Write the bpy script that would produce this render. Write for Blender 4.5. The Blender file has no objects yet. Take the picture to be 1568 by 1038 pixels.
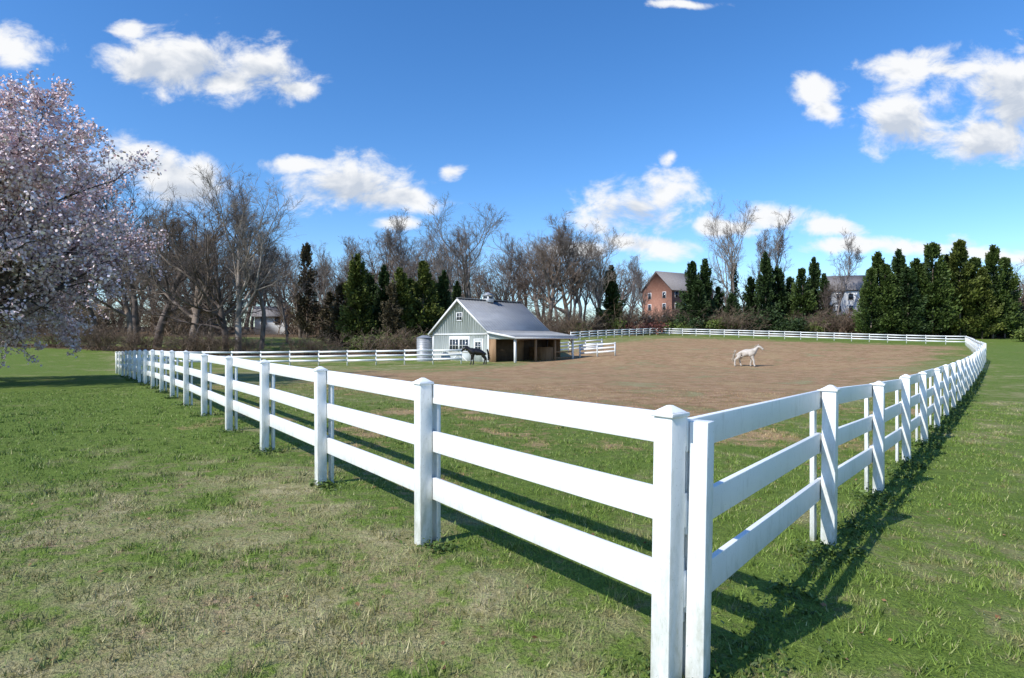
import bpy, math, random
import numpy as np
from mathutils import Vector, Matrix
random.seed(5); rng=np.random.default_rng(7)
S=bpy.context.scene
F=900.0; EYE=1.70
def px(x,Y): return (x-784)/F*Y
def pz(y,Y): return EYE-(y-519)/F*Y
# ------------------------------------------------------------- terrain
CP=np.array([(.76,2.9,0),(0,0,0),(-5,0,0),(-2.44,7,0),(-8.2,14.8,0.02),(-24.2,36.3,-.44),(2.75,5.16,-.09),(4.65,7.5,-.19),(7.74,11.2,-.28),
(33,41,.06),(68,88,.8),(27.5,112,2.45),(20,50,-.66),(-3,52,-.55),(-12,51,-.65),(-28,52,-.75),(-8.5,63,-.45),(.2,55,-.52),(6.4,61.7,-.38),(0,66,-.3),(10.5,60,-.0),
(-20,80,.3),(8,88,1.3),(45,80,.9),(-50,60,.0),(-60,100,1.8),(-30,100,1.9),(60,40,0),(85,70,.7),(120,100,1.6),(0,200,6),(-200,200,6),(200,200,6),(400,400,6),(-400,400,6),(0,500,6),
(0,-25,0),(-30,-20,0),(30,-20,0),(-30,10,0),(30,10,-.2),(-400,0,1),(400,0,1),(-400,-400,1),(400,-400,1),(0,-400,1),(30,145,4.2),(80,140,4),(15,30,-.5),(0,28,-.3)],float)
def _k(r2): return np.where(r2>1e-9, r2*np.log(np.maximum(r2,1e-9)),0)
n=len(CP); A=np.zeros((n+3,n+3)); P=CP[:,:2]/50
A[:n,:n]=_k(((P[:,None]-P[None])**2).sum(-1))+np.eye(n)*.002
A[:n,n]=1;A[:n,n+1:]=P;A[n,:n]=1;A[n+1:,:n]=P.T
W=np.linalg.solve(A,np.r_[CP[:,2],0,0,0])
def H(x,y):
    x=np.atleast_1d(np.asarray(x,float)).ravel();y=np.atleast_1d(np.asarray(y,float)).ravel()
    out=np.empty(len(x))
    for i in range(0,len(x),40000):
        q=np.c_[np.clip(x[i:i+40000],-420,420),np.clip(y[i:i+40000],-420,500)]/50
        out[i:i+40000]=_k(((q[:,None]-P[None])**2).sum(-1))@W[:n]+W[n]+q@W[n+1:]
    return np.clip(out,-3,9)
def h1(x,y): return float(H(x,y)[0])
def ss(a,b,x):
    t=np.clip((x-a)/(b-a),0,1); return t*t*(3-2*t)
WX=[-300,-60,-36,-4,2,7,27,70,120,300];WY=[85,74,68,70,82,94,120,103,112,120]
def fwood(x): return np.interp(x,WX,WY)
def dirtmask(x,y):
    dL=(x-.76)*.8+(y-2.9)*.6; dR=-((x-.9)*.767-(y-2.9)*.642)
    m=(.40*ss(.1,.8,dL)+.60*ss(4,11,dL))*(.4*ss(0,.6,dR)+.6*ss(1.5,6,dR))
    back=np.interp(x,[-40,-5,0,8,27,68],[51,51,60,86,110,87])
    m=m*(1-.6*ss(back-18,back-5,y))*(1-ss(back-1,back+.5,y))
    return m
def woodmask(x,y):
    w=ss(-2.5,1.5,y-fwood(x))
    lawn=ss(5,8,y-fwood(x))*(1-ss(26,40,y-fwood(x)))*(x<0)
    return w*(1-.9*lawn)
# ------------------------------------------------------------- node helpers
class NT:
    def __init__(s,t): s.t=t; s.n=t.nodes; s.l=t.links
    def new(s,ty,**kw):
        nd=s.n.new(ty)
        for k,v in kw.items():
            if k=='ins':
                for i,val in v.items():
                    if isinstance(val,bpy.types.NodeSocket): s.l.new(val,nd.inputs[i])
                    else: nd.inputs[i].default_value=val
            else: setattr(nd,k,v)
        return nd
    def math(s,op,a,b=0.0,c=None,clamp=False):
        ins={0:a,1:b}
        if c is not None: ins[2]=c
        return s.new('ShaderNodeMath',operation=op,use_clamp=clamp,ins=ins).outputs[0]
    def vm(s,op,a,b=(0,0,0),c=None,out=0):
        ins={0:a,1:b}
        if c is not None: ins[2]=c
        return s.new('ShaderNodeVectorMath',operation=op,ins=ins).outputs[out]
    def noise(s,vec,scale,detail=4,rough=.55,dist=0):
        return s.new('ShaderNodeTexNoise',ins={'Vector':vec,'Scale':scale,'Detail':detail,'Roughness':rough,'Distortion':dist}).outputs[0]
    def mix(s,f,a,b,mode='MIX'):
        nd=s.n.new('ShaderNodeMix'); nd.data_type='RGBA'; nd.blend_type=mode
        for i,v in ((0,f),(6,a),(7,b)):
            if isinstance(v,bpy.types.NodeSocket): s.l.new(v,nd.inputs[i])
            else: nd.inputs[i].default_value=v if i==0 else (*v,1)
        return nd.outputs[2]
    def rng(s,v,a,b,c=0.0,d=1.0,smooth=False):
        nd=s.new('ShaderNodeMapRange',ins={0:v,1:a,2:b,3:c,4:d}); 
        if smooth: nd.interpolation_type='SMOOTHSTEP'
        return nd.outputs[0]
    def grey(s,k): return s.new('ShaderNodeCombineXYZ',ins={0:k,1:k,2:k}).outputs[0]
def mat(name,rough=.8,spec=.3):
    m=bpy.data.materials.new(name); m.use_nodes=True
    t=NT(m.node_tree); b=m.node_tree.nodes['Principled BSDF']
    b.inputs['Roughness'].default_value=rough; b.inputs['Specular IOR Level'].default_value=spec
    return m,t,b
def noisy(name,c1,c2,scale=5,rough=.8,spec=.3,detail=3,stretch=(1,1,1),objrand=0,metal=0):
    m,t,b=mat(name,rough,spec)
    co=t.new('ShaderNodeTexCoord').outputs['Object']
    f=t.rng(t.noise(t.vm('MULTIPLY',co,stretch),scale,detail,.6),.3,.7)
    c=t.mix(f,c1,c2)
    if objrand:
        r=t.new('ShaderNodeObjectInfo').outputs['Random']
        c=t.mix(1.0,c,t.new('ShaderNodeCombineXYZ',ins={0:t.rng(r,0,1,1-objrand,1+objrand),1:t.rng(r,0,1,1-objrand,1+objrand*.85),2:t.rng(r,0,1,1-objrand*.8,1+objrand*.7)}).outputs[0],'MULTIPLY')
    t.l.new(c,b.inputs['Base Color']); b.inputs['Metallic'].default_value=metal
    return m
# ------------------------------------------------------------- mesh helpers
def mk(name,V,faces,mats,fm=None,attrs=None,parent=None,smooth=False,link=True):
    if not isinstance(faces,list): faces=[faces]
    me=bpy.data.meshes.new(name)
    V=np.asarray(V,np.float32); me.vertices.add(len(V)); me.vertices.foreach_set('co',V.ravel())
    nl=sum(f.size for f in faces); npol=sum(len(f) for f in faces)
    me.loops.add(nl); me.loops.foreach_set('vertex_index',np.concatenate([f.ravel() for f in faces]).astype(np.int32))
    me.polygons.add(npol)
    st=[];o=0
    for f in faces:
        st.append(o+np.arange(len(f))*f.shape[1]); o+=f.size
    me.polygons.foreach_set('loop_start',np.concatenate(st).astype(np.int32))
    if fm is not None: me.polygons.foreach_set('material_index',np.asarray(fm,np.int32))
    if smooth: me.polygons.foreach_set('use_smooth',np.ones(npol,bool))
    for k,a in (attrs or {}).items():
        at=me.attributes.new(k,'FLOAT','POINT'); at.data.foreach_set('value',np.asarray(a,np.float32))
    for m in (mats if isinstance(mats,list) else [mats]): me.materials.append(m)
    me.update(calc_edges=True); me.validate()
    if not link: return me
    ob=bpy.data.objects.new(name,me); S.collection.objects.link(ob)
    if parent: ob.parent=parent
    return ob
def inst(name,me,loc,rot=0,sc=1,parent=None):
    ob=bpy.data.objects.new(name,me); S.collection.objects.link(ob)
    ob.location=loc; ob.rotation_euler=(0,0,rot); ob.scale=sc if hasattr(sc,'__len__') else (sc,sc,sc)
    if parent: ob.parent=parent
    return ob
def empty(name,loc=(0,0,0),rot=0):
    e=bpy.data.objects.new(name,None); S.collection.objects.link(e); e.location=loc; e.rotation_euler=(0,0,rot); return e
BF=np.array([[0,3,2,1],[4,5,6,7],[0,1,5,4],[1,2,6,5],[2,3,7,6],[3,0,4,7]])
class MB:
    def __init__(s): s.v=[];s.q=[];s.t=[];s.qm=[];s.tm=[];s.n=0
    def add(s,vs,quads=(),tris=(),m=0):
        for f in quads: s.q.append([i+s.n for i in f]); s.qm.append(m)
        for f in tris: s.t.append([i+s.n for i in f]); s.tm.append(m)
        s.v+= [tuple(v) for v in vs]; s.n+=len(vs)
    def box(s,a,b,m=0):
        x0,y0,z0=a;x1,y1,z1=b
        s.add([(x0,y0,z0),(x1,y0,z0),(x1,y1,z0),(x0,y1,z0),(x0,y0,z1),(x1,y0,z1),(x1,y1,z1),(x0,y1,z1)],BF.tolist(),m=m)
    def hexa(s,vs,m=0): s.add(vs,BF.tolist(),m=m)
    def beam(s,p0,p1,w,h,m=0,up=(0,0,1)):
        p0=Vector(p0);p1=Vector(p1);d=(p1-p0).normalized(); u=Vector(up); sd=d.cross(u).normalized(); u=sd.cross(d)
        vs=[]
        for hh in (-h/2,h/2):
            for (p,sg) in ((p0,-1),(p0,1),(p1,1),(p1,-1)): vs.append(p+sd*sg*w/2+u*hh)
        s.hexa(vs,m)
    def cyl(s,c,r0,r1,z0,z1,nn=20,m=0,cap=True):
        vs=[];q=[]
        for i in range(nn):
            a=2*math.pi*i/nn; vs+= [(c[0]+r0*math.cos(a),c[1]+r0*math.sin(a),z0),(c[0]+r1*math.cos(a),c[1]+r1*math.sin(a),z1)]
            j=(i+1)%nn; q.append((2*i,2*j,2*j+1,2*i+1))
        vs.append((c[0],c[1],z1)); t=[(2*i+1,2*((i+1)%nn)+1,2*nn) for i in range(nn)] if cap else []
        s.add(vs,q,t,m)
    def build(s,name,mats,parent=None,bevel=0):
        fs=[];fm=[]
        if s.q: fs.append(np.array(s.q)); fm+=s.qm
        if s.t: fs.append(np.array(s.t)); fm+=s.tm
        if not fs: return None
        ob=mk(name,s.v,fs,mats,fm,parent=parent)
        if bevel:
            bv=ob.modifiers.new('bev','BEVEL'); bv.width=bevel; bv.segments=2; bv.limit_method='ANGLE'
        return ob
# ------------------------------------------------------------- turf material
def turf(t,lo=0):
    pos=t.new('ShaderNodeNewGeometry').outputs['Position']
    p2=t.vm('MULTIPLY',pos,(1,1,0))
    dirt=t.new('ShaderNodeAttribute',attribute_name='dirt').outputs['Fac']
    lush=t.new('ShaderNodeAttribute',attribute_name='lush').outputs['Fac']
    n1=t.noise(p2,.28,2,.6,.6); n2=t.noise(p2,1.4,4-lo,.65,.4); n3=t.noise(p2,7,4-lo,.7)
    g=t.math('ADD',t.math('MULTIPLY',n1,.8),t.math('MULTIPLY',n2,.85)); g=t.math('ADD',g,t.math('MULTIPLY',n3,.8))
    g=t.math('ADD',g,t.math('MULTIPLY',lush,.42))
    green=t.mix(t.rng(n3,.35,.65),(.08,.13,.022),(.205,.265,.058))
    green=t.mix(t.rng(n2,.35,.65,0,.6),green,(.135,.205,.034))
    straw=t.mix(t.rng(n3,.38,.62),(.23,.215,.085),(.46,.39,.23))
    straw=t.mix(t.rng(n2,.48,.62,0,.8),straw,(.46,.31,.22))
    c=t.mix(t.rng(g,1.05,1.27),straw,green)
    dc=t.mix(t.rng(n2,.35,.65),(.29,.155,.08),(.50,.325,.19))
    dc=t.mix(t.rng(n3,.48,.66,0,.65),dc,(.20,.105,.055))
    dc=t.mix(t.rng(n1,.46,.62,0,.55),dc,(.42,.31,.155))
    dd=t.math('ADD',dirt,t.math('MULTIPLY',t.math('SUBTRACT',t.math('ADD',t.math('ADD',n2,n3),t.math('MULTIPLY',n1,1.5)),1.79),1.6))
    c=t.mix(t.rng(dd,.40,.82),c,dc)
    if not lo:
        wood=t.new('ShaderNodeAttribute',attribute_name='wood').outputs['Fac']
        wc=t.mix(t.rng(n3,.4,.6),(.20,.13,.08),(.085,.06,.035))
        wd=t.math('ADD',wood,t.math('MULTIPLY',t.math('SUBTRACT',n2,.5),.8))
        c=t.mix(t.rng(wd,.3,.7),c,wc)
    return c,n3,p2
gm,t,b=mat('turf_ground',.95,.1)
c,n3,p2=turf(t)
n4=t.noise(p2,45,3,.7); n5=t.noise(p2,160,1,.7)
k=t.math('MULTIPLY',t.rng(n4,.3,.7,.52,1.38),t.rng(n5,.3,.7,.72,1.28))
c=t.mix(1.0,c,t.grey(k),'MULTIPLY'); t.l.new(c,b.inputs['Base Color'])
hh=t.math('ADD',t.math('MULTIPLY',n3,1.2),t.math('ADD',t.math('MULTIPLY',n4,.5),t.math('MULTIPLY',n5,.2)))
t.l.new(t.new('ShaderNodeBump',ins={'Strength':.9,'Distance':.04,'Height':hh}).outputs[0],b.inputs['Normal'])
bm_,t,b=mat('grass_blade',.7,.25)
c,_,_=turf(t,2)
r=t.new('ShaderNodeAttribute',attribute_name='tone').outputs['Fac']
c=t.mix(t.rng(r,0,.45,.75,0),c,(.13,.215,.034))
c=t.mix(t.rng(r,.86,1,0,.7),c,(.48,.42,.25))
k=t.rng(t.math('FRACT',t.math('MULTIPLY',r,7.3)),0,1,.7,1.5)
c=t.mix(1.0,c,t.grey(k),'MULTIPLY'); t.l.new(c,b.inputs['Base Color'])
def lushf(x,y):
    dL=(x-.76)*.8+(y-2.9)*.6
    l=np.zeros_like(x)
    l=l+.50*ss(2.5,9,-x)*ss(3,8,y)*(dL<0)*(1-.7*ss(15,30,y))
    l=l+.34*(dL>0)*ss(0,2,dL)*(1-ss(10,22,y))
    l=l+.12*ss(12,30,y)*(dL<0)+.35*ss(25,45,x)
    l=l-.22*np.exp(-((x+1.3)**2/3+(y-4.3)**2/2.5))
    dR=-((x-.9)*.767-(y-2.9)*.642)
    l=l-.12*((dR<-.6))*(1-ss(14,30,y))+.1*((dR<-.6))*ss(14,30,y)
    return l
u=np.linspace(-1,1,361); ax=np.sinh(u*5.2)/np.sinh(5.2)*900
gx,gy=np.meshgrid(ax,ax+10); gx=gx.ravel();gy=gy.ravel(); gz=H(gx,gy)
N=361; idx=np.arange(N*N).reshape(N,N)
fq=np.stack([idx[:-1,:-1],idx[:-1,1:],idx[1:,1:],idx[1:,:-1]],-1).reshape(-1,4)
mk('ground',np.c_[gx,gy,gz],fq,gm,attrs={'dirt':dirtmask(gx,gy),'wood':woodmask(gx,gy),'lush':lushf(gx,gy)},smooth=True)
def blades(name,x,y,hh,ww,m,lean=1.3):
    nb=len(x); z=H(x,y); az=rng.uniform(0,6.283,nb); la=rng.uniform(0,6.283,nb); ln=rng.uniform(.1,lean,nb)*hh
    V=np.empty((nb,3,3)); dx=np.cos(az)*ww/2; dy=np.sin(az)*ww/2
    V[:,0]=np.c_[x-dx,y-dy,z-.004];V[:,1]=np.c_[x+dx,y+dy,z-.004];V[:,2]=np.c_[x+np.cos(la)*ln,y+np.sin(la)*ln,z+hh]
    rn=rng.random(nb)
    at={'dirt':dirtmask(x,y),'lush':lushf(x,y),'tone':rn}
    return mk(name,V.reshape(-1,3),np.arange(nb*3).reshape(-1,3),m,attrs={k:np.repeat(v,3) for k,v in at.items()})
nb=360000
rr=1.2+rng.random(nb)**1.15*24; th=rng.uniform(-.95,.95,nb)
x=rr*np.sin(th); y=rr*np.cos(th)
cl=np.sin(x*3.1+np.sin(y*2.3)*1.5)*np.sin(y*3.7+np.sin(x*1.9)*1.7)+.6*np.sin(x*9+y*4)*np.sin(y*11-x*3)
keep=rng.random(nb)<np.clip(.58+.4*cl,.08,1)*(1-.75*dirtmask(x,y))
x=x[keep];y=y[keep];rr=rr[keep];cl=cl[keep]
hh=rng.uniform(.010,.036,len(x))*(1+.5*np.clip(cl,0,1)); ww=.005*(1+rr/7)
blades('grass',x,y,hh,ww,bm_)
cx=rng.uniform(-1,1,1100); cr=1.9+rng.random(1100)*15; ca=cx*.8
k=rng.integers(0,1100,32000); sp_=.035+.03*rng.random(1100)[k]
x=cr[k]*np.sin(ca[k])+rng.normal(0,1,32000)*sp_; y=cr[k]*np.cos(ca[k])+rng.normal(0,1,32000)*sp_
ok=dirtmask(x,y)<.6; x=x[ok];y=y[ok]
blades('grass_clumps',x,y,rng.uniform(.03,.075,len(x)),.006*(1+np.hypot(x,y)/9),bm_,lean=.9)
wm,t,b=mat('weed_leaf',.6,.3)
r=t.new('ShaderNodeAttribute',attribute_name='tone').outputs['Fac']
t.l.new(t.mix(r,(.04,.07,.014),(.12,.185,.035)),b.inputs['Base Color'])
def leaves(name,c,sz,m,asp=.5,parent=None,flat=.6,link=True,rv=None):
    nb=len(c); d=rng.normal(size=(nb,3)); d[:,2]*=flat; d/=np.linalg.norm(d,axis=1)[:,None]
    e=rng.normal(size=(nb,3)); e=np.cross(d,e); e/=np.linalg.norm(e,axis=1)[:,None]
    s=np.asarray(sz).reshape(-1,1)*np.ones((nb,1)); d=d*s; e=e*s*asp/2
    V=np.stack([c-d*.5,c+e,c+d*.5,c-e],1).reshape(-1,3)
    if rv is None: rv=rng.random(nb)
    return mk(name,V,np.arange(nb*4).reshape(-1,4),m,attrs={'tone':np.repeat(rv,4)},parent=parent,link=link)
DL=np.array([-1.5,1.994])/2.495; DR=np.array([1.74,2.076])/2.709
pts=[]
C0=np.array([.76,2.9]); C1=np.array([.915,2.90])
for (c0,d,L,nc) in ((C1,DR,40,560),(C0,DL,36,110)):
    nrm=np.array([d[1],-d[0]]) if d is DR else np.array([-d[1],d[0]])
    for i in range(nc):
        s=L*random.random()**1.1
        if d is DL: s=round(s/2.495)*2.495+random.gauss(0,.15)
        if d is DR and random.random()<.35: s=round(s/2.6)*2.6+random.gauss(0,.1)
        q=c0+d*s+nrm*(random.gauss(.08,.10) if d is DR else random.gauss(0,.09))
        k=random.randint(12,50); rad=random.uniform(.035,.10)
        p=rng.normal(size=(k,3))*[rad,rad,rad*.6]; p[:,2]=np.abs(p[:,2])
        pts.append(p+[q[0],q[1],h1(q[0],q[1])])
pts=np.concatenate(pts)
dist=np.linalg.norm(pts[:,:2],axis=1)
leaves('weeds',pts,rng.uniform(.018,.044,len(pts))*(1+dist/25),wm)
dl=noisy('dry_leaf',(.16,.075,.03),(.33,.2,.11),8)
th=rng.uniform(-.8,.8,420); r0=rng.uniform(2.2,18,420); xx=r0*np.sin(th);yy=r0*np.cos(th)
leaves('fallen_leaves',np.c_[xx,yy,H(xx,yy)+.018],rng.uniform(.02,.045,420),dl,flat=.15,asp=.7)
# ------------------------------------------------------------- fences
fmat,t,b=mat('white_fence_paint',.42,.4)
co=t.new('ShaderNodeTexCoord').outputs['Object']
f1=t.noise(t.vm('MULTIPLY',co,(1,1,.35)),14,5,.7); f2=t.noise(co,1.3,2,.5); f3=t.noise(co,60,3,.7)
c=t.mix(t.rng(f1,.54,.72,0,.5),(.84,.85,.84),(.54,.55,.52))
c=t.mix(t.rng(f2,.5,.75,0,.35),c,(.62,.63,.58)); c=t.mix(t.rng(f3,.64,.72,0,.6),c,(.38,.37,.33))
hgt=t.new('ShaderNodeAttribute',attribute_name='foot').outputs['Fac']
c=t.mix(t.math('MULTIPLY',hgt,t.rng(f1,.35,.6,.1,.7)),c,(.30,.32,.2))
t.l.new(c,b.inputs['Base Color'])
t.l.new(t.new('ShaderNodeBump',ins={'Strength':.15,'Distance':.01,'Height':f1}).outputs[0],b.inputs['Normal'])
RZ=((1.175,1.335),(.775,.945),(.375,.555))
def fence(name,pts,inner=1,batten=True,hs=1.0,bevel=.004,plainfirst=False,lean=.012,railw=.036):
    mb=MB(); pts=[np.array(p,float) for p in pts]
    zs=[h1(*p) for p in pts]
    for i,p in enumerate(pts):
        pw=.055
        a=pts[max(i-1,0)];c_=pts[min(i+1,len(pts)-1)]; d=(c_-a)/np.linalg.norm(c_-a); nn=np.array([d[1],-d[0]])*inner
        z=zs[i]; Hh=1.325*hs+random.uniform(-.015,.015)
        plain=plainfirst and i==0
        if plain: Hh=1.30; pw=.046
        lx,ly=random.gauss(0,lean),random.gauss(0,lean)
        def ring(w,zz):
            k=(zz-z)/1.3
            return [(p[0]+lx*k+sx*w*d[0]+sy*w*nn[0],p[1]+ly*k+sx*w*d[1]+sy*w*nn[1],zz) for sx,sy in ((-1,-1),(1,-1),(1,1),(-1,1))]
        mb.hexa(ring(pw,z-.3)+ring(pw,z+Hh))
        if not plain:
            mb.hexa(ring(pw+.013,z+Hh+.001)+ring(pw+.013,z+Hh+.022))
            mb.hexa(ring(pw+.005,z+Hh+.0225)+ring(.012,z+Hh+.055))
        if batten and not plain:
            q=p+nn*(.058+railw+.030); w=.045; vs=[]
            for zz in (z-.2,z+1.19*hs):
                for sx,sy in ((-1,-1),(1,-1),(1,1),(-1,1)):
                    vs.append((q[0]+sx*w*d[0]+sy*.019*nn[0],q[1]+sx*w*d[1]+sy*.019*nn[1],zz))
            mb.hexa(vs)
    pw=.058
    for i in range(len(pts)-1):
        a,c_=pts[i],pts[i+1]; d=(c_-a)/np.linalg.norm(c_-a); nn=np.array([d[1],-d[0]])*inner
        ea=a+d*.003 ; eb=c_-d*.003
        if i==0: ea=a-d*(pw if not plainfirst else .03)
        if i==len(pts)-2: eb=c_+d*pw
        for (z0,z1) in RZ:
            j0,j1=random.gauss(0,.009),random.gauss(0,.009)
            za,zb=zs[i]+j0,zs[i+1]+j1
            ia,ib=ea+nn*(pw+.002),eb+nn*(pw+.002)
            if plainfirst and i==0: ia=ia-nn*.02; za-=.03
            oa,ob=ia+nn*railw,ib+nn*railw
            mb.hexa([(*ia,za+z0*hs),(*ib,zb+z0*hs),(*ob,zb+z0*hs),(*oa,za+z0*hs),(*ia,za+z1*hs),(*ib,zb+z1*hs),(*ob,zb+z1*hs),(*oa,za+z1*hs)])
    ob=mb.build(name,[fmat],bevel=bevel)
    v=np.array(mb.v); f=np.clip(1-(v[:,2]-H(v[:,0],v[:,1]))/.5,0,1)
    at=ob.data.attributes.new('foot','FLOAT','POINT'); at.data.foreach_set('value',f.astype(np.float32))
    return ob
def line(a,b_,sp=2.44):
    a=np.array(a,float);b_=np.array(b_,float);k=max(1,round(np.linalg.norm(b_-a)/sp)); 
    return [a+(b_-a)*i/k for i in range(k+1)]
LE=C0+DL*2.495*17
fence('paddock_fence',[C0+DL*2.495*i for i in range(18)],inner=1)
RE=np.array([33,41.]); FC=np.array([68,88.]); BC=np.array([27.5,112.])
fence('paddock_fence',[C1]+line((2.78,5.16),RE,2.6),inner=-1,plainfirst=True)
fence('paddock_fence',line(RE,FC,2.9),inner=-1,bevel=0)
fence('paddock_fence',line(FC,BC),inner=-1,bevel=0,batten=False)
fence('paddock_fence',line(BC,(9,90),2.6),inner=-1,bevel=0,batten=False)
fence('paddock_fence',line(LE,(-30,52)),inner=1,bevel=0)
fence('paddock_fence',line((-30,52),(-4.6,53.2)),inner=1,bevel=0,batten=False)
fence('paddock_fence',[(7.2,62.2),(8.9,61.2),(10.6,60.4)],inner=1,bevel=0)
fence('paddock_fence',line((4.5,68),(11,72)),inner=1,bevel=0,batten=False)
mb=MB(); z=h1(*C0)
for (z0,z1) in ((.30,.62),(.72,1.02),(1.08,1.27)):
    mb.beam((C0[0]+.072,C0[1]+.03,z+(z0+z1)/2),(C1[0]-.058,C1[1]+.03,z+(z0+z1)/2),.03,z1-z0)
mb.build('fence_corner_brace',[fmat],bevel=.003)
# ------------------------------------------------------------- trees
def tubes(P0,P1,R0,R1,ns):
    d=P1-P0; L=np.linalg.norm(d,axis=1)[:,None]+1e-9; d=d/L
    ref=np.where(np.abs(d[:,2:3])<.9,np.array([[0,0,1.]]),np.array([[1.,0,0]]))
    u=np.cross(d,ref);u/=np.linalg.norm(u,axis=1)[:,None]; v=np.cross(d,u)
    a=np.arange(ns)*2*np.pi/ns
    ring=np.cos(a)[None,:,None]*u[:,None]+np.sin(a)[None,:,None]*v[:,None]
    V=np.concatenate([P0[:,None]+ring*R0[:,None,None],P1[:,None]+ring*R1[:,None,None]],1)
    M=len(P0); base=(np.arange(M)*2*ns)[:,None,None]; i=np.arange(ns); j=(i+1)%ns
    q=np.stack([i,j,j+ns,i+ns],-1)[None]
    return V.reshape(-1,3),(base+q).reshape(-1,4)
def gen(seed,Ht,r0,levels,trunk=.62,keepl=2):
    g=np.random.default_rng(seed)
    p=np.zeros((1,3));d=np.array([[0,0,1.]]);L=np.array([Ht*trunk]);r=np.array([r0])
    Vs=[];Fs=[];off=0;tips=[]
    for li,lv in enumerate(levels):
        ns=lv['seg'];M=len(p)
        pos=np.empty((M,ns+1,3));dr=np.empty((M,ns,3));pos[:,0]=p
        ra=np.empty((M,ns+1));
        for s in range(ns+1): ra[:,s]=r*(1-(1-lv.get('tip',.3))*(s/ns))
        for s in range(ns):
            d=d+g.normal(size=(M,3))*lv['wig']; d[:,2]+=lv['up']
            d/=np.linalg.norm(d,axis=1)[:,None]; dr[:,s]=d
            pos[:,s+1]=pos[:,s]+d*(L/ns)[:,None]
        sides=lv['sides']
        V,Fq=tubes(pos[:,:-1].reshape(-1,3),pos[:,1:].reshape(-1,3),ra[:,:-1].ravel(),ra[:,1:].ravel(),sides)
        Vs.append(V);Fs.append(Fq+off);off+=len(V); tips.append(pos[:,1:].reshape(-1,3))
        if li+1<len(levels):
            nx=levels[li+1];k=nx['n']
            t_=g.uniform(nx['t0'],1,(M,k)); t_[:,0]=.98
            si=np.minimum((t_*ns).astype(int),ns-1);fr=t_*ns-si
            ii=np.arange(M)[:,None]
            cp=pos[ii,si]*(1-fr[...,None])+pos[ii,si+1]*fr[...,None]; cd=dr[ii,si]
            cr=ra[ii,si]*(1-fr)+ra[ii,si+1]*fr
            w=g.normal(size=(M,k,3)); w-= (w*cd).sum(-1,keepdims=True)*cd; w/=np.linalg.norm(w,axis=-1,keepdims=True)
            an=np.radians(nx['ang'])*g.uniform(.6,1.35,(M,k)); 
            nd=np.cos(an)[...,None]*cd+np.sin(an)[...,None]*w
            Lc=(L[:,None]*nx['len']*(1.1-nx.get('shp',.5)*t_))*g.uniform(.65,1.25,(M,k))
            p=cp.reshape(-1,3);d=nd.reshape(-1,3);L=Lc.ravel();r=np.maximum((cr*nx.get('rr',.6)).ravel(),nx.get('rmin',.01))
    return np.concatenate(Vs),np.concatenate(Fs),np.concatenate(tips[-keepl:])
bark=noisy('bark_bare',(.11,.087,.068),(.24,.195,.16),1.2,.9,.1,objrand=.3,detail=0)
barkg=noisy('bark_grey',(.15,.13,.11),(.30,.265,.235),1.2,.9,.1,objrand=.25,detail=0)
def lv(n,ln,ang,seg,wig,up,t0,sides,rmin,shp=.5,tip=.3,rr=.6):
    return dict(n=n,len=ln,ang=ang,seg=seg,wig=wig,up=up,t0=t0,sides=sides,rmin=rmin,shp=shp,tip=tip,rr=rr)
def bare(seed,up=.09,ang1=42,n1=11,trunk=.62,r0=.36,t0=.3,l1=.75,m=None,fine=True):
    L=[lv(0,0,0,9,.07,.03,0,8,0,tip=.35),lv(n1,l1,ang1,8,.13,up,t0,5,.05,.45),lv(8,.52,42,6,.16,up*.8,.2,4,.03,.5),
        lv(7,.5,40,4,.18,up*.6,.15,3,.017,.4)]
    if fine: L.append(lv(7,.6,38,2,.2,up*.4,.1,3,.012,.4,tip=.5))
    else: L[-1]['n']=10; L[-1]['rmin']=.024
    V,Fq,_=gen(seed,20,r0,L,trunk)
    V=V*(20/V[:,2].max())
    return mk('bare_tree',V,Fq,m or bark,link=False)
BT=[bare(11),bare(12,.13,34,13,.7,m=barkg),bare(13,.1,48,12,.55,.4),bare(14,.16,30,14,.75,.3,.35,.6,m=barkg),bare(15,.07,50,14,.6,.42,.2,.8),bare(16,.2,28,14,.8,.26,.3,.45,m=barkg)]
BD=[bare(21,.1,40,12,fine=False),bare(22,.14,34,12,.7,fine=False,m=barkg),bare(23,.2,28,12,.75,.3,.3,.5,fine=False)]
def bt(i,x,ytop,Y,name='bare_tree',w=1.0,parent=None,rot=None,pool=None):
    X=px(x,Y);z=h1(X,Y)-.1; hgt=pz(ytop,Y)-z; s=hgt/20
    return inst(name,(pool or BT)[i],(X,Y,z),rot if rot is not None else random.uniform(0,6.28),(s*w,s*w,s),parent)
bt(1,365,240,70,w=1.15,rot=.6); bt(4,345,300,72,w=1.15,rot=1.6); bt(2,290,295,70,w=1.2,rot=2); bt(0,210,238,82,w=.85); bt(3,400,262,78,w=1.1); bt(2,240,310,78,w=1.2); bt(2,150,300,84)
bt(4,320,330,84,w=1.2); bt(2,200,340,86,w=1.2)
bt(5,440,355,90,w=1); bt(3,500,368,98,w=.9); bt(5,530,376,98,w=.9); bt(0,460,370,100,w=.9)
bt(1,722,302,98,w=1.4); bt(3,640,314,104,w=1.2); bt(1,690,335,106,w=1.1); bt(3,768,352,108); bt(0,600,352,112,w=1.0); bt(5,570,362,104)
bt(0,840,334,104,w=1.2); bt(3,885,320,110,w=1.4); bt(1,918,338,112,w=1.1); bt(5,830,352,116); bt(2,870,360,108,w=1.2)
bt(1,1125,298,128,w=.85); bt(3,1178,316,130,w=.95); bt(3,1283,350,140,w=.9);bt(5,1150,345,136,w=.8)
bt(5,962,385,130); bt(3,985,400,140); bt(2,1090,420,140,w=1.2); bt(2,1275,430,122,w=.8)
dw=empty('distant_woods')
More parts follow.
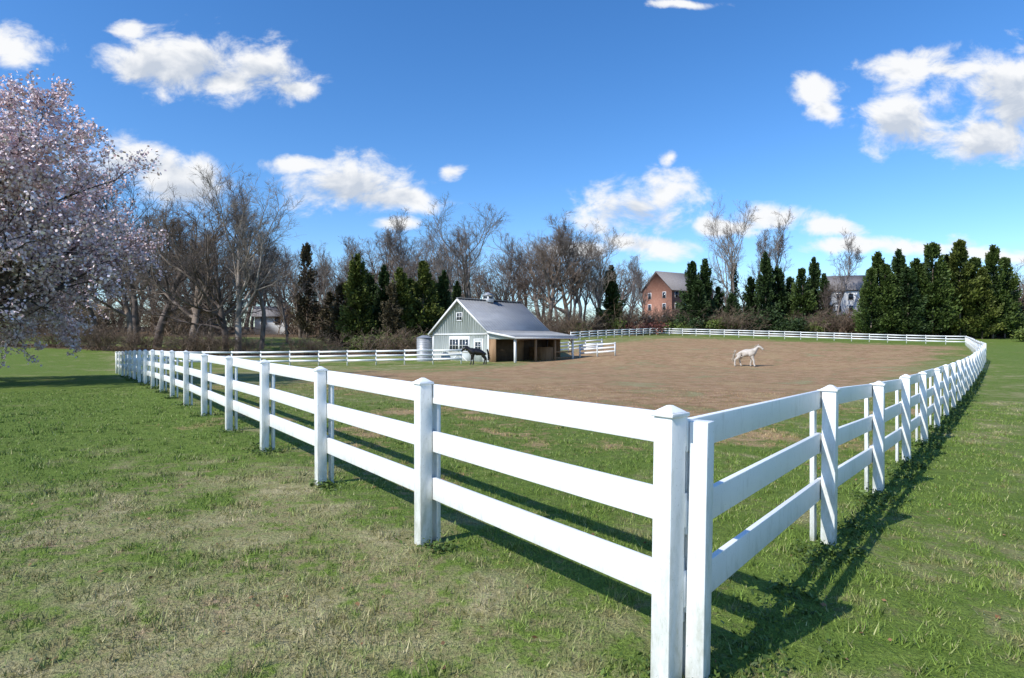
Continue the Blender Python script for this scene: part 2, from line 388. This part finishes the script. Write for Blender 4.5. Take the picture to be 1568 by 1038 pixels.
for i in range(145):
    xx=-200+2050*(i+random.random())/145; Y=random.uniform(165,215) if xx>820 else random.uniform(110,175)
    top=np.interp(xx,[-200,200,400,480,600,780,860,940,1000,1200,1568,1700],[330,335,375,390,380,382,372,392,428,425,418,410])+random.gauss(8,14)
    bt(random.randrange(3),xx,top,Y,'woodland_tree',random.uniform(1.1,1.7),dw,pool=BD)
def shrub(seed,m,n0=11):
    g=np.random.default_rng(seed);Vs=[];Fs=[];o=0
    for i in range(n0):
        V,Fq,_=gen(seed*50+i,3,.03,[lv(0,0,0,4,.15,.02,0,3,0),lv(6,.6,38,3,.2,.08,.15,3,.018,.4),lv(5,.5,40,2,.22,.05,.1,3,.014,.4)],g.uniform(.5,1.))
        a=g.uniform(0,6.28);tl=g.uniform(.1,.6); R=np.array(Matrix.Rotation(a,3,'Z')@Matrix.Rotation(tl,3,'X'))
        V=V@R.T+[g.normal()*.5,g.normal()*.5,0]; Vs.append(V);Fs.append(Fq+o);o+=len(V)
    return mk('shrub',np.concatenate(Vs),np.concatenate(Fs),m,link=False)
sb=noisy('shrub_brown',(.12,.09,.065),(.25,.195,.14),1,.9,.1,objrand=.4,detail=0)
SB=[shrub(i+1,sb) for i in range(4)]
ug=empty('undergrowth')
for i in range(470):
    xx=random.uniform(-115,135)
    if -75<xx<-5: off=random.uniform(0,5); s=random.uniform(.4,1.0)
    else: off=random.expovariate(.12)+1; s=random.uniform(.8,1.7)
    if xx<-2 and i%2==0: off=random.uniform(30,60); s=random.uniform(1.6,2.8)
    if xx>50: off+=8
    if xx>88: s*=1.8
    Y=float(fwood(xx))+off-1
    if abs(xx+49)<7 and Y<122 and off>25: continue
    inst('shrub',SB[random.randrange(4)],(xx,Y,h1(xx,Y)-.1),random.uniform(0,6.28),(s*1.5,s*1.5,s),ug)
def leafmat(name,c1,c2,c3=None):
    m,t,b=mat(name,.6,.25)
    r=t.new('ShaderNodeAttribute',attribute_name='tone').outputs['Fac']
    c=t.mix(r,c1,c2)
    o=t.new('ShaderNodeObjectInfo').outputs['Random']
    if c3: c=t.mix(t.rng(o,0,1,0,.6),c,c3,)
    t.l.new(c,b.inputs['Base Color']); return m
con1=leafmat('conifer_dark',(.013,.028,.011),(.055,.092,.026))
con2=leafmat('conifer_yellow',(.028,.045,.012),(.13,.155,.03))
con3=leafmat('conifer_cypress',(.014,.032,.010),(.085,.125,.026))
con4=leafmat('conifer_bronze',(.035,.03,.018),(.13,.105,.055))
bushm=leafmat('bush_green',(.05,.08,.015),(.18,.23,.05),(.10,.13,.03))
redm=leafmat('bush_red',(.10,.035,.025),(.28,.11,.08))
def conifer(seed,Ht=14,R=2.6,m=None,n=13000,prof=.8,size=.40):
    g=np.random.default_rng(seed)
    nb=110; bz=g.random(nb)**1.1; ba=g.uniform(0,6.28,nb); br=g.uniform(.55,1.32,nb)
    k=g.integers(0,nb,n); t_=g.random(n)**.55
    z=np.clip(bz[k]+ .085*t_*g.uniform(.3,1.6,n),0,1)
    Rz=R*np.clip((1-bz[k]),0.03,1)**prof*np.minimum(1,.62+bz[k]*3)*br[k]
    rr=t_*Rz; a=ba[k]+g.normal(0,.22,n)*(1.15-.5*t_)
    c=np.c_[rr*np.cos(a),rr*np.sin(a),z*Ht*.96+.25+t_*.25+g.normal(0,.16,n)]
    nl=200; zl=g.uniform(.88,1.04,nl); c2=np.c_[g.normal(0,.12,nl)*(1.15-zl)*7,g.normal(0,.12,nl)*(1.15-zl)*7,zl*Ht]
    c=np.r_[c,c2]; N_=len(c)
    rad=np.c_[c[:,:2]/(np.linalg.norm(c[:,:2],axis=1)[:,None]+.01),np.full(N_,.75)]
    d=rad+g.normal(size=(N_,3))*.45; d/=np.linalg.norm(d,axis=1)[:,None]
    e=np.cross(d,g.normal(size=(N_,3)));e/=np.linalg.norm(e,axis=1)[:,None]
    s=(size*g.uniform(.5,1.3,N_))[:,None]
    V=np.stack([c-d*s*.4,c+e*s*.3,c+d*s*.7,c-e*s*.3],1).reshape(-1,3)
    rv=np.clip(np.r_[t_**2*.75,np.full(nl,.8)]+g.normal(0,.15,N_)+np.r_[(br[k]-.95)*.6,np.zeros(nl)],0,1)  # sprays darken towards the trunk: inner crown shade put into colour, plus jitter
    fac=np.arange(N_*4).reshape(-1,4)
    Vt,Ft,_=gen(seed,Ht*.9,.17,[lv(0,0,0,6,.01,.03,0,6,0,tip=.15)],1)
    return mk('conifer',np.r_[V,Vt],[fac,Ft+len(V)],[m,bark],np.r_[np.zeros(len(fac)),np.ones(len(Ft))],{'tone':np.r_[np.repeat(rv,4),np.zeros(len(Vt))]},link=False)
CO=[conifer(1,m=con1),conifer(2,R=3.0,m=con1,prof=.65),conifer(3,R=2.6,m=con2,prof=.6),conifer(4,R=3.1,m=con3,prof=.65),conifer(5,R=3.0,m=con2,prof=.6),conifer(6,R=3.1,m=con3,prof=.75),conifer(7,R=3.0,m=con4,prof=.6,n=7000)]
def ct(i,x,ytop,Y,name='evergreen_tree',w=1.0):
    X=px(x,Y);z=h1(X,Y)-.2;s=(pz(ytop,Y)-z)/14.3
    return inst(name,CO[i],(X,Y,z),random.uniform(0,6.28),(s*w,s*w,s))
for a in ((2,548,392,80,1.1),(0,588,408,84,1.1),(2,612,412,80,1.1),(4,648,402,82,1.2),(0,680,416,84,1.1),(1,565,420,86,1.2),(3,628,428,88,1.2),(6,524,435,84,1.3),(6,505,448,88,1.3),(0,700,432,88,1.1),(1,664,432,90,1.2),(6,600,435,78,1.1)):
    ct(a[0],*a[1:4],w=a[4])
ct(0,936,408,112,'cedar_tree',1.3); ct(6,470,374,100,'cedar_tree',.7)
for a in ((1,1060,402,122,1.1),(0,1080,398,124,1.1),(1,1100,440,126,1.3),(0,1172,388,124,1.0),(1,1190,410,126,1.2),(3,1228,412,122,1.1),(0,1246,396,126,1.0),(1,1150,425,128,1.2),(0,1262,420,124,1.1),(1,1210,425,128,1.1),(1,1070,430,120,1.3),(1,1120,450,122,1.3)):
    ct(a[0],*a[1:4],w=a[4])
for a in ((5,1345,388,108,.9),(3,1334,412,106,.9),(0,1376,384,107,.95),(5,1404,398,108,1.05),(3,1428,374,106,.9),(0,1450,392,108,1.0),(4,1470,370,106,.95),(3,1492,396,107,1.0),(5,1520,378,106,.85),(3,1538,396,107,.95),(1,1390,410,105,1.1),(3,1356,406,106,1.0),(4,1504,412,105,1.0),(1,1480,405,111,1.1),(1,1415,405,111,1.1)):
    ct(a[0],*a[1:4],name='leyland_cypress',w=a[4]*1.15)
def bushmesh(seed,m,n=2600):
    g=np.random.default_rng(seed); cs=g.normal(size=(9,3))*[.7,.7,.35]+[0,0,.8]; k=g.integers(0,9,n)
    c=cs[k]+g.normal(size=(n,3))*.32; c[:,2]=np.abs(c[:,2])
    return leaves('bush',c,g.uniform(.12,.26,n),m,link=False,asp=.7)
BG=[bushmesh(1,bushm),bushmesh(2,bushm),bushmesh(3,redm,1500),bushmesh(4,con1)]
for (i,x,Y,s) in ((0,1255,118,1.6),(1,1275,117,1.5),(3,1222,118,1.6),(1,1300,116,1.3),(0,1040,119,1.5),(1,1555,108,1.8),(1,1110,118,1.6),(3,1200,119,1.8),(3,1155,120,1.8),(3,1075,119,1.8),(2,968,112,1.8),(2,990,118,1.8),(0,1575,96,1.4),(0,640,76,1.3),(0,700,78,1.5),(1,600,76,1.2),(0,560,76,1.2),(1,925,112,1.6),(0,880,108,1.5),(3,1090,121,2.2),(3,1135,120,2),(3,1240,121,2.2),(3,1180,121,2.3),(3,1025,122,1.6),(3,1290,119,1.6),(1,1060,117,1),(1,1235,116,1),(3,1562,112,2.6),(3,1585,110,2.8)):
    X=px(x,Y); inst(('green_bush','green_bush','red_bush','evergreen_bush')[i],BG[i],(X,Y,h1(X,Y)-.1),random.uniform(0,6),(s*1.2,s*1.2,s))
def ivy(x,Y,Ht):
    X=px(x,Y); n=3500; z=rng.random(n)**1.2*Ht; a=rng.uniform(0,6.28,n); r=rng.uniform(.3,1.5,n)*(1.1-z/Ht*.75)*(1+.3*np.sin(z*1.7))
    c=np.c_[X+r*np.cos(a),Y+r*np.sin(a),h1(X,Y)+z]; leaves('ivy_vine',c,rng.uniform(.2,.4,n),con1,asp=.8)
ivy(1125,128,15); ivy(1178,130,14); ivy(1150,136,11)
# ------------------------------------------------------------- cherry tree
ch=empty('cherry_tree',(-22.2,23.5,h1(-22.2,23.5)-.05),.4)
V,Fq,tips=gen(77,12,.33,[lv(0,0,0,6,.08,.0,0,9,0,tip=.6),lv(19,2.1,60,9,.11,.035,.42,6,.07,.35),lv(12,.48,45,6,.17,.02,.15,4,.03,.4),
    lv(9,.5,42,4,.2,.02,.15,3,.016,.4),lv(5,.5,42,2,.2,.02,.1,3,.009,.4,tip=.5)],.38,keepl=2)
sx=9.4/np.percentile(np.linalg.norm(tips[:,:2],axis=1),97); sz=14.6/V[:,2].max()
V=V*[sx,sx,sz]; tips=tips*[sx,sx,sz]
cb=noisy('cherry_bark',(.055,.042,.038),(.14,.115,.105),3,.85,.2,detail=1)
mk('branches',V,Fq,cb,parent=ch)
blm,t,b=mat('cherry_blossom',.7,.1)
r=t.new('ShaderNodeAttribute',attribute_name='tone').outputs['Fac']
cc=t.mix(r,(.62,.43,.44),(.95,.83,.83)); t.l.new(cc,b.inputs['Base Color'])
q=np.repeat(tips[rng.random(len(tips))<.9],5,axis=0); q=q+rng.normal(size=q.shape)*.10
if len(q)>290000: q=q[rng.choice(len(q),290000,replace=False)]
leaves('blossoms',q,rng.uniform(.09,.165,len(q)),blm,asp=.95,parent=ch,flat=1)
# ------------------------------------------------------------- barn
siding=noisy('barn_siding',(.42,.46,.445),(.48,.52,.50),2,.6,.3,stretch=(1,1,.2))
trim=noisy('barn_trim',(.74,.75,.74),(.82,.82,.80),4,.5,.3)
roofm=noisy('metal_roof',(.27,.28,.295),(.35,.36,.375),1.5,.42,.45,stretch=(1,.3,1),metal=.15)
wood=noisy('barn_wood',(.20,.12,.065),(.36,.23,.13),3,.8,.2,stretch=(1,1,.15))
glass,t,b=mat('window_glass',.08,.6); b.inputs['Base Color'].default_value=(.03,.04,.05,1)
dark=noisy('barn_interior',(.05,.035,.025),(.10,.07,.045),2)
M6=[siding,trim,roofm,wood,glass,dark]
G0=-.52
barn=empty('horse_barn',(.18,55,G0),math.atan2(-.679,.734))
D=9.1; XR=-3.3; XP=-7.55; XL=-11.8; ZE=2.95; ZP=6.25; LE0=2.45
def slab(mb,p,th,m):
    mb.hexa([(a[0],a[1],a[2]-th) for a in p]+list(p),m)
mb=MB()
for y0,y1 in ((0,.15),(D-.15,D)):
    vs=[];prof=[(XL,-.6),(XR,-.6),(XR,ZE),(XP,ZP),(XL,ZE)]
    for yy in (y0,y1): vs+=[(a,yy,z) for a,z in prof]
    mb.add(vs,[(i,(i+1)%5,(i+1)%5+5,i+5) for i in range(5)]+[(0,1,2,4),(9,7,6,5)],[(2,3,4),(9,8,7)],0)
mb.box((XL,.152,-.6),(XL+.15,D-.152,ZE-.03),0); mb.box((XR-.15,.152,-.6),(XR,D-.152,ZE-.03),0)
x=XL+.35
while x<XR-.1:
    zt=ZE+(ZP-ZE)*(1-abs(x-XP)/(XP-XL))-.12
    segs=[(-.4,zt)]
    if -9.2<x<-5.8: segs=[(2.55,4.0),(5.0,zt)] if abs(x-XP)<.6 else [(2.55,zt)]
    if -9.2<x<-5.8: segs.append((-.4,.75))
    if -5.4<x<-4.1: segs=[(2.35,zt)]
    for z0,z1 in segs:
        if z1>z0: mb.box((x-.025,-.02,z0),(x+.025,-.002,z1),0)
    x+=.35
mb.build('walls',M6,barn)
mb=MB()
mb.box((XL-.02,-.045,-.5),(XL+.16,-.003,ZE-.05),1); mb.box((XR-.16,-.045,-.5),(XR+.02,-.003,ZE-.2),1)
mb.box((XL+.17,-.05,2.62),(XR-.17,-.024,2.78),1)
ov=.35
sl=(ZP-ZE)/(XP-XL)
mb.beam((XL-.35,-ov-.02,ZE-.35*sl-.02),(XP,-ov-.02,ZP-.02),.04,.2,1,(0,-0,1)); mb.beam((XR+.05,-ov-.02,ZE-.02),(XP,-ov-.02,ZP-.02),.04,.2,1)
mb.beam((XR+.06,-ov-.02,ZE-.05),(.45,-ov-.02,LE0-.12),.04,.18,1)
mb.beam((.46,-ov,LE0-.13),(.46,D+ov,LE0-.13),.04,.18,1)
mb.box((XL+.05-.4,-ov,ZE-.42),(XL-.33,D+ov,ZE-.3),1)
mb.build('trim',M6,barn)
mb=MB()
def roofplane(x0,z0,x1,z1):
    slab(mb,[(x0,-ov,z0),(x1,-ov,z1),(x1,D+ov,z1),(x0,D+ov,z0)],.07,2)
    y=-ov+.02
    while y<D+ov:
        mb.hexa([(x0,y,z0+.002),(x1,y,z1+.002),(x1,y+.035,z1+.002),(x0,y+.035,z0+.002),(x0,y,z0+.05),(x1,y,z1+.05),(x1,y+.035,z1+.05),(x0,y+.035,z0+.05)],2); y+=.42
roofplane(XL-.35,ZE-.35*sl+.12,XP-.002,ZP+.12); roofplane(XP+.002,ZP+.12,XR+.05,ZE+.1-.0); roofplane(XR+.053,ZE+.09,.48,LE0)
mb.beam((XP,-ov,ZP+.17),(XP,D+ov,ZP+.17),.3,.05,2)
mb.build('roof',M6,barn)
mb=MB()
cy=4.1
mb.box((XP-.42,cy-.42,ZP-.1),(XP+.42,cy+.42,ZP+.62),1)
for s_ in (-1,1):
    mb.box((XP+s_*.424-.004,cy-.3,ZP+.28),(XP+s_*.424+.004,cy+.3,ZP+.55),4); mb.box((XP-.3,cy+s_*.424-.004,ZP+.28),(XP+.3,cy+s_*.424+.004,ZP+.55),4)
mb.add([(XP-.55,cy-.55,ZP+.62),(XP+.55,cy-.55,ZP+.62),(XP+.55,cy+.55,ZP+.62),(XP-.55,cy+.55,ZP+.62),(XP,cy,ZP+1.02)],[(3,2,1,0)],[(0,1,4),(1,2,4),(2,3,4),(3,0,4)],2)
mb.build('cupola',M6,barn)
mb=MB()
def window(x0,x1,z0,z1,nx=1,nz=2,y=-.003):
    mb.box((x0,y-.03,z0),(x1,y,z1),4)
    w=.09
    mb.box((x0-w,y-.06,z0-w),(x0,y-.001,z1+w),1);mb.box((x1,y-.06,z0-w),(x1+w,y-.001,z1+w),1)
    mb.box((x0,y-.06,z1),(x1,y-.001,z1+w),1);mb.box((x0,y-.06,z0-w),(x1,y-.001,z0),1)
    for i in range(1,nx):
        xx=x0+(x1-x0)*i/nx; mb.box((xx-.025,y-.05,z0),(xx+.025,y-.031,z1),1)
    for i in range(1,nz):
        zz=z0+(z1-z0)*i/nz; mb.box((x0,y-.052,zz-.02),(x1,y-.0505+.018,zz+.02),1)
window(XP-.38,XP+.38,4.15,4.85,2,2)
mb.box((-9.1,-.06,-.3),(-6.0,-.004,2.5),1)
window(-8.95,-7.65,1.0,2.15,3,2,-.062); window(-7.45,-6.15,1.0,2.15,3,2,-.062)
mb.box((-9.1,-.075,-.25),(-7.57,-.062,.75),0); mb.box((-7.53,-.075,-.25),(-6.0,-.062,.75),0)
mb.beam((-9.0,-.085,-.2),(-7.65,-.085,.7),.02,.1,1);mb.beam((-6.1,-.085,-.2),(-7.45,-.085,.7),.02,.1,1)
mb.box((-5.3,-.05,-.3),(-4.2,-.003,2.15),0); window(-5.15,-4.35,1.05,1.9,2,2,-.052)
mb.box((-5.4,-.06,-.3),(-5.3,-.002,2.25),1);mb.box((-4.2,-.06,-.3),(-4.1,-.002,2.25),1);mb.box((-5.3,-.06,2.15),(-4.2,-.002,2.25),1)
mb.build('windows_and_doors',M6,barn)
mb=MB()
for yy in (.1,3.05,6.05,D-.1):
    mb.box((-.02,yy-.09,-.5),(.16,yy+.09,LE0-.12),3 if .2<yy<8 else 1)
mb.beam((.07,-.1,LE0-.17),(.07,D+.1,LE0-.17),.12,.2,3)
mb.beam((.02,.1,1.75),(.02,.7,2.3),.08,.1,3); mb.beam((.02,D-.1,1.75),(.02,D-.7,2.3),.08,.1,3)
mb.hexa([(XR+.03,.0,2.2),(-.03,.0,2.2),(-.03,.1,2.2),(XR+.03,.1,2.2),(XR+.03,0,ZE-.06),(-.03,0,LE0-.02),(-.03,.1,LE0-.02),(XR+.03,.1,ZE-.06)],0)
mb.box((XR+.02,.0,-.5),(XR+.9,.1,2.2),3)
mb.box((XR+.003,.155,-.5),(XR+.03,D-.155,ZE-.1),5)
mb.box((XR+.03,D-.12,-.5),(-1.6,D-.02,LE0+.1),3)
mb.box((XR+.04,5.9,-.5),(-.1,6.0,1.4),3)
mb.box((XR+.05,3.6,-.4),(XR+.09,5.0,2.1),3)
mb.beam((-.0,6.1,.9),(0,D-.2,.9),.04,.14,3); mb.beam((-.0,6.1,.3),(0,D-.2,.3),.04,.14,3)
mb.build('lean_to',M6,barn)
tk=noisy('tank_metal',(.30,.31,.32),(.38,.39,.40),3,.5,.5,metal=.3)
mb=MB(); X,Y=px(650,60),60.; z=h1(X,Y); mb.cyl((X,Y),.78,.78,z-.1,z+2.35,28)
for i in range(9): mb.cyl((X,Y),.795,.795,z+.15+i*.25,z+.19+i*.25,28,cap=True)
mb.cyl((X,Y),.84,.25,z+2.35,z+2.6,28); mb.build('water_tank',[tk])
# ------------------------------------------------------------- houses
brick=noisy('brick_wall',(.36,.18,.125),(.46,.25,.18),3,.85,.1)
vin=noisy('white_siding',(.70,.70,.68),(.78,.78,.76),3,.6,.2)
shing=noisy('shingle_roof',(.19,.175,.17),(.27,.25,.24),4,.9,.1)
def house(name,x,Y,rot,w,d,hw,hr,wall,zoff=0,chim=False):
    X=px(x,Y); e=empty(name,(X,Y,h1(X,Y)+zoff),rot); Ms=[wall,trim,shing,glass]
    mb=MB()
    prof=[(-d/2,-1),(d/2,-1),(d/2,hw),(0,hw+hr),(-d/2,hw)]
    vs=[(-w/2,a,z) for a,z in prof]+[(w/2,a,z) for a,z in prof]
    mb.add(vs,[(i,i+5,(i+1)%5+5,(i+1)%5) for i in range(5)]+[(4,2,1,0),(5,6,7,9)],[(4,3,2),(7,8,9)],0); mb.build('walls',Ms,e)
    mb=MB(); o=.5; k=hr/(d/2)
    for s_ in (-1,1):
        a=(-w/2-o,s_*(d/2+o),hw-o*k+.06);b2=(w/2+o,s_*(d/2+o),hw-o*k+.06);c2=(w/2+o,s_*.002,hw+hr+.06);d2=(-w/2-o,s_*.002,hw+hr+.06)
        slab(mb,[a,b2,c2,d2],.2,2)
    if chim: mb.box((-w/2-.7,-.8,-1),(-w/2-.01,.8,hw+hr+1.3),0)
    mb.build('roof',Ms,e)
    mb=MB()
    nf=max(1,int(hw//2.8))
    for fl in range(nf):
        for i in range(int(w//2.6)):
            xx=-w/2+1.6+i*2.6
            if xx>w/2-1: break
            y=-d/2; mb.box((xx-.6,y-.06,fl*2.9+.9),(xx+.6,y-.01,fl*2.9+2.5),1); mb.box((xx-.48,y-.09,fl*2.9+1.0),(xx+.48,y-.061,fl*2.9+2.4),3)
        for yy in (-d/4,d/4):
            for s_ in (-1,1):
                xa,xb=(s_*(w/2+.01),s_*(w/2+.06)); mb.box((min(xa,xb),yy-.6,fl*2.9+.9),(max(xa,xb),yy+.6,fl*2.9+2.5),1)
                xa,xb=(s_*(w/2+.061),s_*(w/2+.09)); mb.box((min(xa,xb),yy-.48,fl*2.9+1.0),(max(xa,xb),yy+.48,fl*2.9+2.4),3)
    mb.build('windows',Ms,e)
house('brick_house',1038,152,.55,15,10,9.0,4.6,brick,zoff=.6)
house('white_house',1302,146,-.3,10,8,9.5,3.4,vin,zoff=.2)
house('white_house',417,116,.2,5.5,5,2.8,1.7,vin,zoff=.9)
# ------------------------------------------------------------- horses
def horse(name,X,Y,ang,coat,manem,neck,hoofm,scale=1.0,stride=0.12):
    root=empty(name,(X,Y,h1(X,Y)),ang); root.scale=(scale,)*3
    V=[(-.58,0,1.18),(-.2,0,1.14),(.2,0,1.11),(.5,0,1.16)]; R=[(.37,.36),(.37,.35),(.40,.36),(.37,.32)]
    E=[(0,1),(1,2),(2,3)]
    def add(v,r,pa): V.append(v);R.append(r if isinstance(r,tuple) else (r,r));E.append((pa,len(V)-1));return len(V)-1
    i=3
    for v,r in zip(neck,[(.29,.20),(.22,.15),(.165,.125),(.16,.12),(.115,.10),(.10,.09)]): i=add(v,r,i)
    for s_,st in ((1,stride),(-1,-stride)):
        j=add((-.58,s_*.16,.98),(.25,.19),0); j=add((-.47+st*.4,s_*.18,.80),(.18,.14),j); j=add((-.72+st,s_*.17,.55),(.09,.08),j)
        j=add((-.70+st*1.3,s_*.17,.34),(.062,.058),j); j=add((-.68+st*1.6,s_*.17,.15),(.068,.063),j); add((-.62+st*1.6,s_*.17,.045),(.08,.08),j)
        j=add((.42,s_*.17,.92),(.19,.15),3); j=add((.44-st*.6,s_*.17,.66),(.115,.10),j); j=add((.47-st,s_*.17,.46),(.08,.078),j)
        j=add((.45-st*1.2,s_*.17,.28),(.058,.055),j); j=add((.45-st*1.4,s_*.17,.14),(.065,.06),j); add((.51-st*1.4,s_*.17,.045),(.08,.078),j)
    me=bpy.data.meshes.new('body'); me.from_pydata(V,E,[]); ob=bpy.data.objects.new('body',me); S.collection.objects.link(ob); ob.parent=root
    me.materials.append(coat)
    sk=ob.modifiers.new('skin','SKIN'); sk.use_smooth_shade=True
    for k_,sv in enumerate(me.skin_vertices[0].data): sv.radius=R[k_]; sv.use_root=(k_==0)
    su=ob.modifiers.new('sub','SUBSURF'); su.levels=2; su.render_levels=2
    mb=MB(); p=Vector(neck[2])
    for s_ in (-1,1):
        b0=p+Vector((.0,s_*.06,.08)); mb.add([b0+Vector((-.03,-.025,0)),b0+Vector((.035,-.02,-.01)),b0+Vector((0,.03,0)),b0+Vector((.01,s_*.01,.15))],(),[(0,1,3),(1,2,3),(2,0,3),(0,2,1)])
    mb.build('ears',[coat],root)
    P=[]; path=[Vector((.42,0,1.44))]+[Vector(a)+Vector((-.10,0,.13)) for a in neck[:3]]
    for k_ in range(500):
        u_=random.random()*(len(path)-1);a=int(u_);f=u_-a; c=path[a].lerp(path[a+1],f); dn=random.random()
        P.append(c+Vector((random.gauss(-.01,.02),random.choice((-1,1))*(.03+dn*.09),.03-dn*.2)))
    leaves('mane',np.array(P),.13,manem,asp=.18,parent=root,flat=2)
    P=[]
    for k_ in range(700):
        u_=random.random(); P.append((-.87-.13*math.sin(u_*2)+random.gauss(0,.025+.03*u_),random.gauss(0,.02+.03*u_),1.32-.9*u_))
    leaves('tail',np.array(P),.17,manem,asp=.15,parent=root,flat=4)
    mb=MB()
    for s_,st in ((1,stride),(-1,-stride)):
        for hx in (-.62+st*1.6,.51-st*1.4): mb.cyl((hx,s_*.17),.072,.055,0,.085,12)
    mb.build('hooves',[hoofm],root)
    return root
blk=noisy('black_coat',(.008,.007,.007),(.02,.016,.014),3,.35,.5); wht=noisy('white_coat',(.40,.35,.29),(.62,.57,.50),3,.6,.2)
gry=noisy('grey_hair',(.35,.28,.2),(.6,.54,.46),6); hf=noisy('hoof',(.05,.04,.035),(.12,.1,.08),6)
horse('black_horse',px(731,51.5),51.5,math.radians(188),blk,blk,[(.70,0,1.30),(.88,0,1.42),(1.05,0,1.50),(1.15,0,1.46),(1.30,0,1.28),(1.38,0,1.16)],hf,1.0,.07)
horse('white_horse',px(1143,50),50,math.radians(-32),wht,gry,[(.66,0,1.34),(.78,0,1.50),(.90,0,1.64),(1.02,0,1.62),(1.20,0,1.47),(1.30,0,1.37)],hf,1.04,.13)
# ------------------------------------------------------------- sky
wd=bpy.data.worlds.new('World'); S.world=wd; wd.use_nodes=True
wd.cycles.sampling_method='NONE'
t=NT(wd.node_tree); bg=wd.node_tree.nodes['Background']
EL=math.radians(41); sv=Vector((-.80,-.60,0)).normalized()
sky=t.new('ShaderNodeTexSky'); sky.sky_type='NISHITA'; sky.sun_disc=False; sky.sun_elevation=EL; sky.sun_rotation=math.atan2(sv.x,sv.y)%(2*math.pi)
sky.air_density=1.0; sky.dust_density=.3; sky.ozone_density=2.5; sky.altitude=100
CL=[(235,85,70,44),(310,88,78,38),(400,112,74,32),(345,130,58,24),(205,38,40,15),(450,132,34,14),(10,68,56,30),
(190,238,76,34),(275,275,70,42),(540,282,92,42),(462,248,48,16),(605,305,62,22),(687,266,18,11),(597,348,26,11),
(975,318,92,38),(1022,298,42,36),(985,378,72,18),(1252,138,36,26),(1262,172,26,20),(1372,188,74,38),(1385,110,58,28),(1450,112,50,16),
(1545,150,104,66),(1505,205,76,36),(1190,336,84,20),(1265,350,44,16),(1300,376,70,12),(1420,380,80,12),(1110,352,40,16),(1040,2,44,7),(1022,234,11,12),(1540,388,90,13),(880,385,60,12)]
gen_=t.new('ShaderNodeTexCoord').outputs['Generated']
sp=t.new('ShaderNodeSeparateXYZ',ins={0:gen_})
yy=t.math('MAXIMUM',t.math('ABSOLUTE',sp.outputs[1]),.05)
uu=t.math('DIVIDE',sp.outputs[0],yy); vv=t.math('DIVIDE',sp.outputs[2],yy)
cv=t.new('ShaderNodeCombineXYZ',ins={0:uu,1:vv,2:0.0}).outputs[0]
wv=t.new('ShaderNodeTexNoise',ins={'Vector':cv,'Scale':7.,'Detail':2.,'Roughness':.5}).outputs['Color']
uv=t.vm('ADD',cv,t.vm('MULTIPLY_ADD',wv,(.08,.05,0),(-.04,-.025,0)))
def chain(vec,lst):
    cur=None
    for (x,y,a,b_) in lst:
        cu,cvv=(x-784)/F,(519-y)/F; a/=F;b_/=F
        q=t.vm('MULTIPLY_ADD',vec,(1/a,1/b_,0),(-cu/a,-cvv/b_,0)); L_=t.vm('LENGTH',q,out=1)
        cur=L_ if cur is None else t.math('MINIMUM',cur,L_)
    return cur
mA=t.math('MAXIMUM',t.math('SUBTRACT',1.25,chain(uv,CL)),-1.2)
mB=t.math('SUBTRACT',1.0,chain(t.vm('ADD',uv,(-.010,.024,0)),[c_ for c_ in CL if c_[2]*c_[3]>2300]))
sc_=t.vm('MULTIPLY',cv,(1,1.5,1))
nzA=t.noise(sc_,11,7,.62,.3); nzB=t.noise(t.vm('ADD',sc_,(-.010,.026,0)),11,3,.6,.3)
d0=t.math('ADD',mA,t.math('MULTIPLY',t.math('SUBTRACT',nzA,.5),3.2))
al=t.math('MULTIPLY',t.rng(d0,-.1,.85,0,1,True),.97)
rel=t.math('ADD',t.math('MULTIPLY',t.math('SUBTRACT',nzB,nzA),2.6),t.math('MULTIPLY',t.math('MAXIMUM',mB,-.3),.95))
shade=t.rng(rel,-.1,.75)
SS=.12
cc=t.mix(shade,(8.2,8.25,8.3),(4.9,5.4,6.2))
hsv=t.new('ShaderNodeHueSaturation',ins={'Saturation':1.26,'Value':1.45,'Color':sky.outputs[0]}).outputs[0]
skc=t.mix(1.0,hsv,(.90,1.0,1.15),'MULTIPLY')
fin=t.mix(al,skc,cc)
t.l.new(fin,bg.inputs[0]); bg.inputs[1].default_value=SS
sun=bpy.data.lights.new('sun','SUN'); sun.energy=5.0; sun.angle=math.radians(.5); sun.color=(1,.965,.91)
so=bpy.data.objects.new('sun',sun); S.collection.objects.link(so)
sd=Vector((sv.x*math.cos(EL),sv.y*math.cos(EL),math.sin(EL))); so.rotation_euler=sd.to_track_quat('Z','Y').to_euler(); so.location=(0,0,40)
# ------------------------------------------------------------- camera
cam=bpy.data.cameras.new('camera'); cam.lens=36*F/1568; cam.sensor_width=36; cam.clip_end=3000; cam.clip_start=.05
co=bpy.data.objects.new('camera',cam); S.collection.objects.link(co); co.location=(0,0,EYE); co.rotation_euler=(math.radians(90),0,0)
S.camera=co
S.view_settings.view_transform='Standard'; S.view_settings.look='None'; S.view_settings.exposure=0
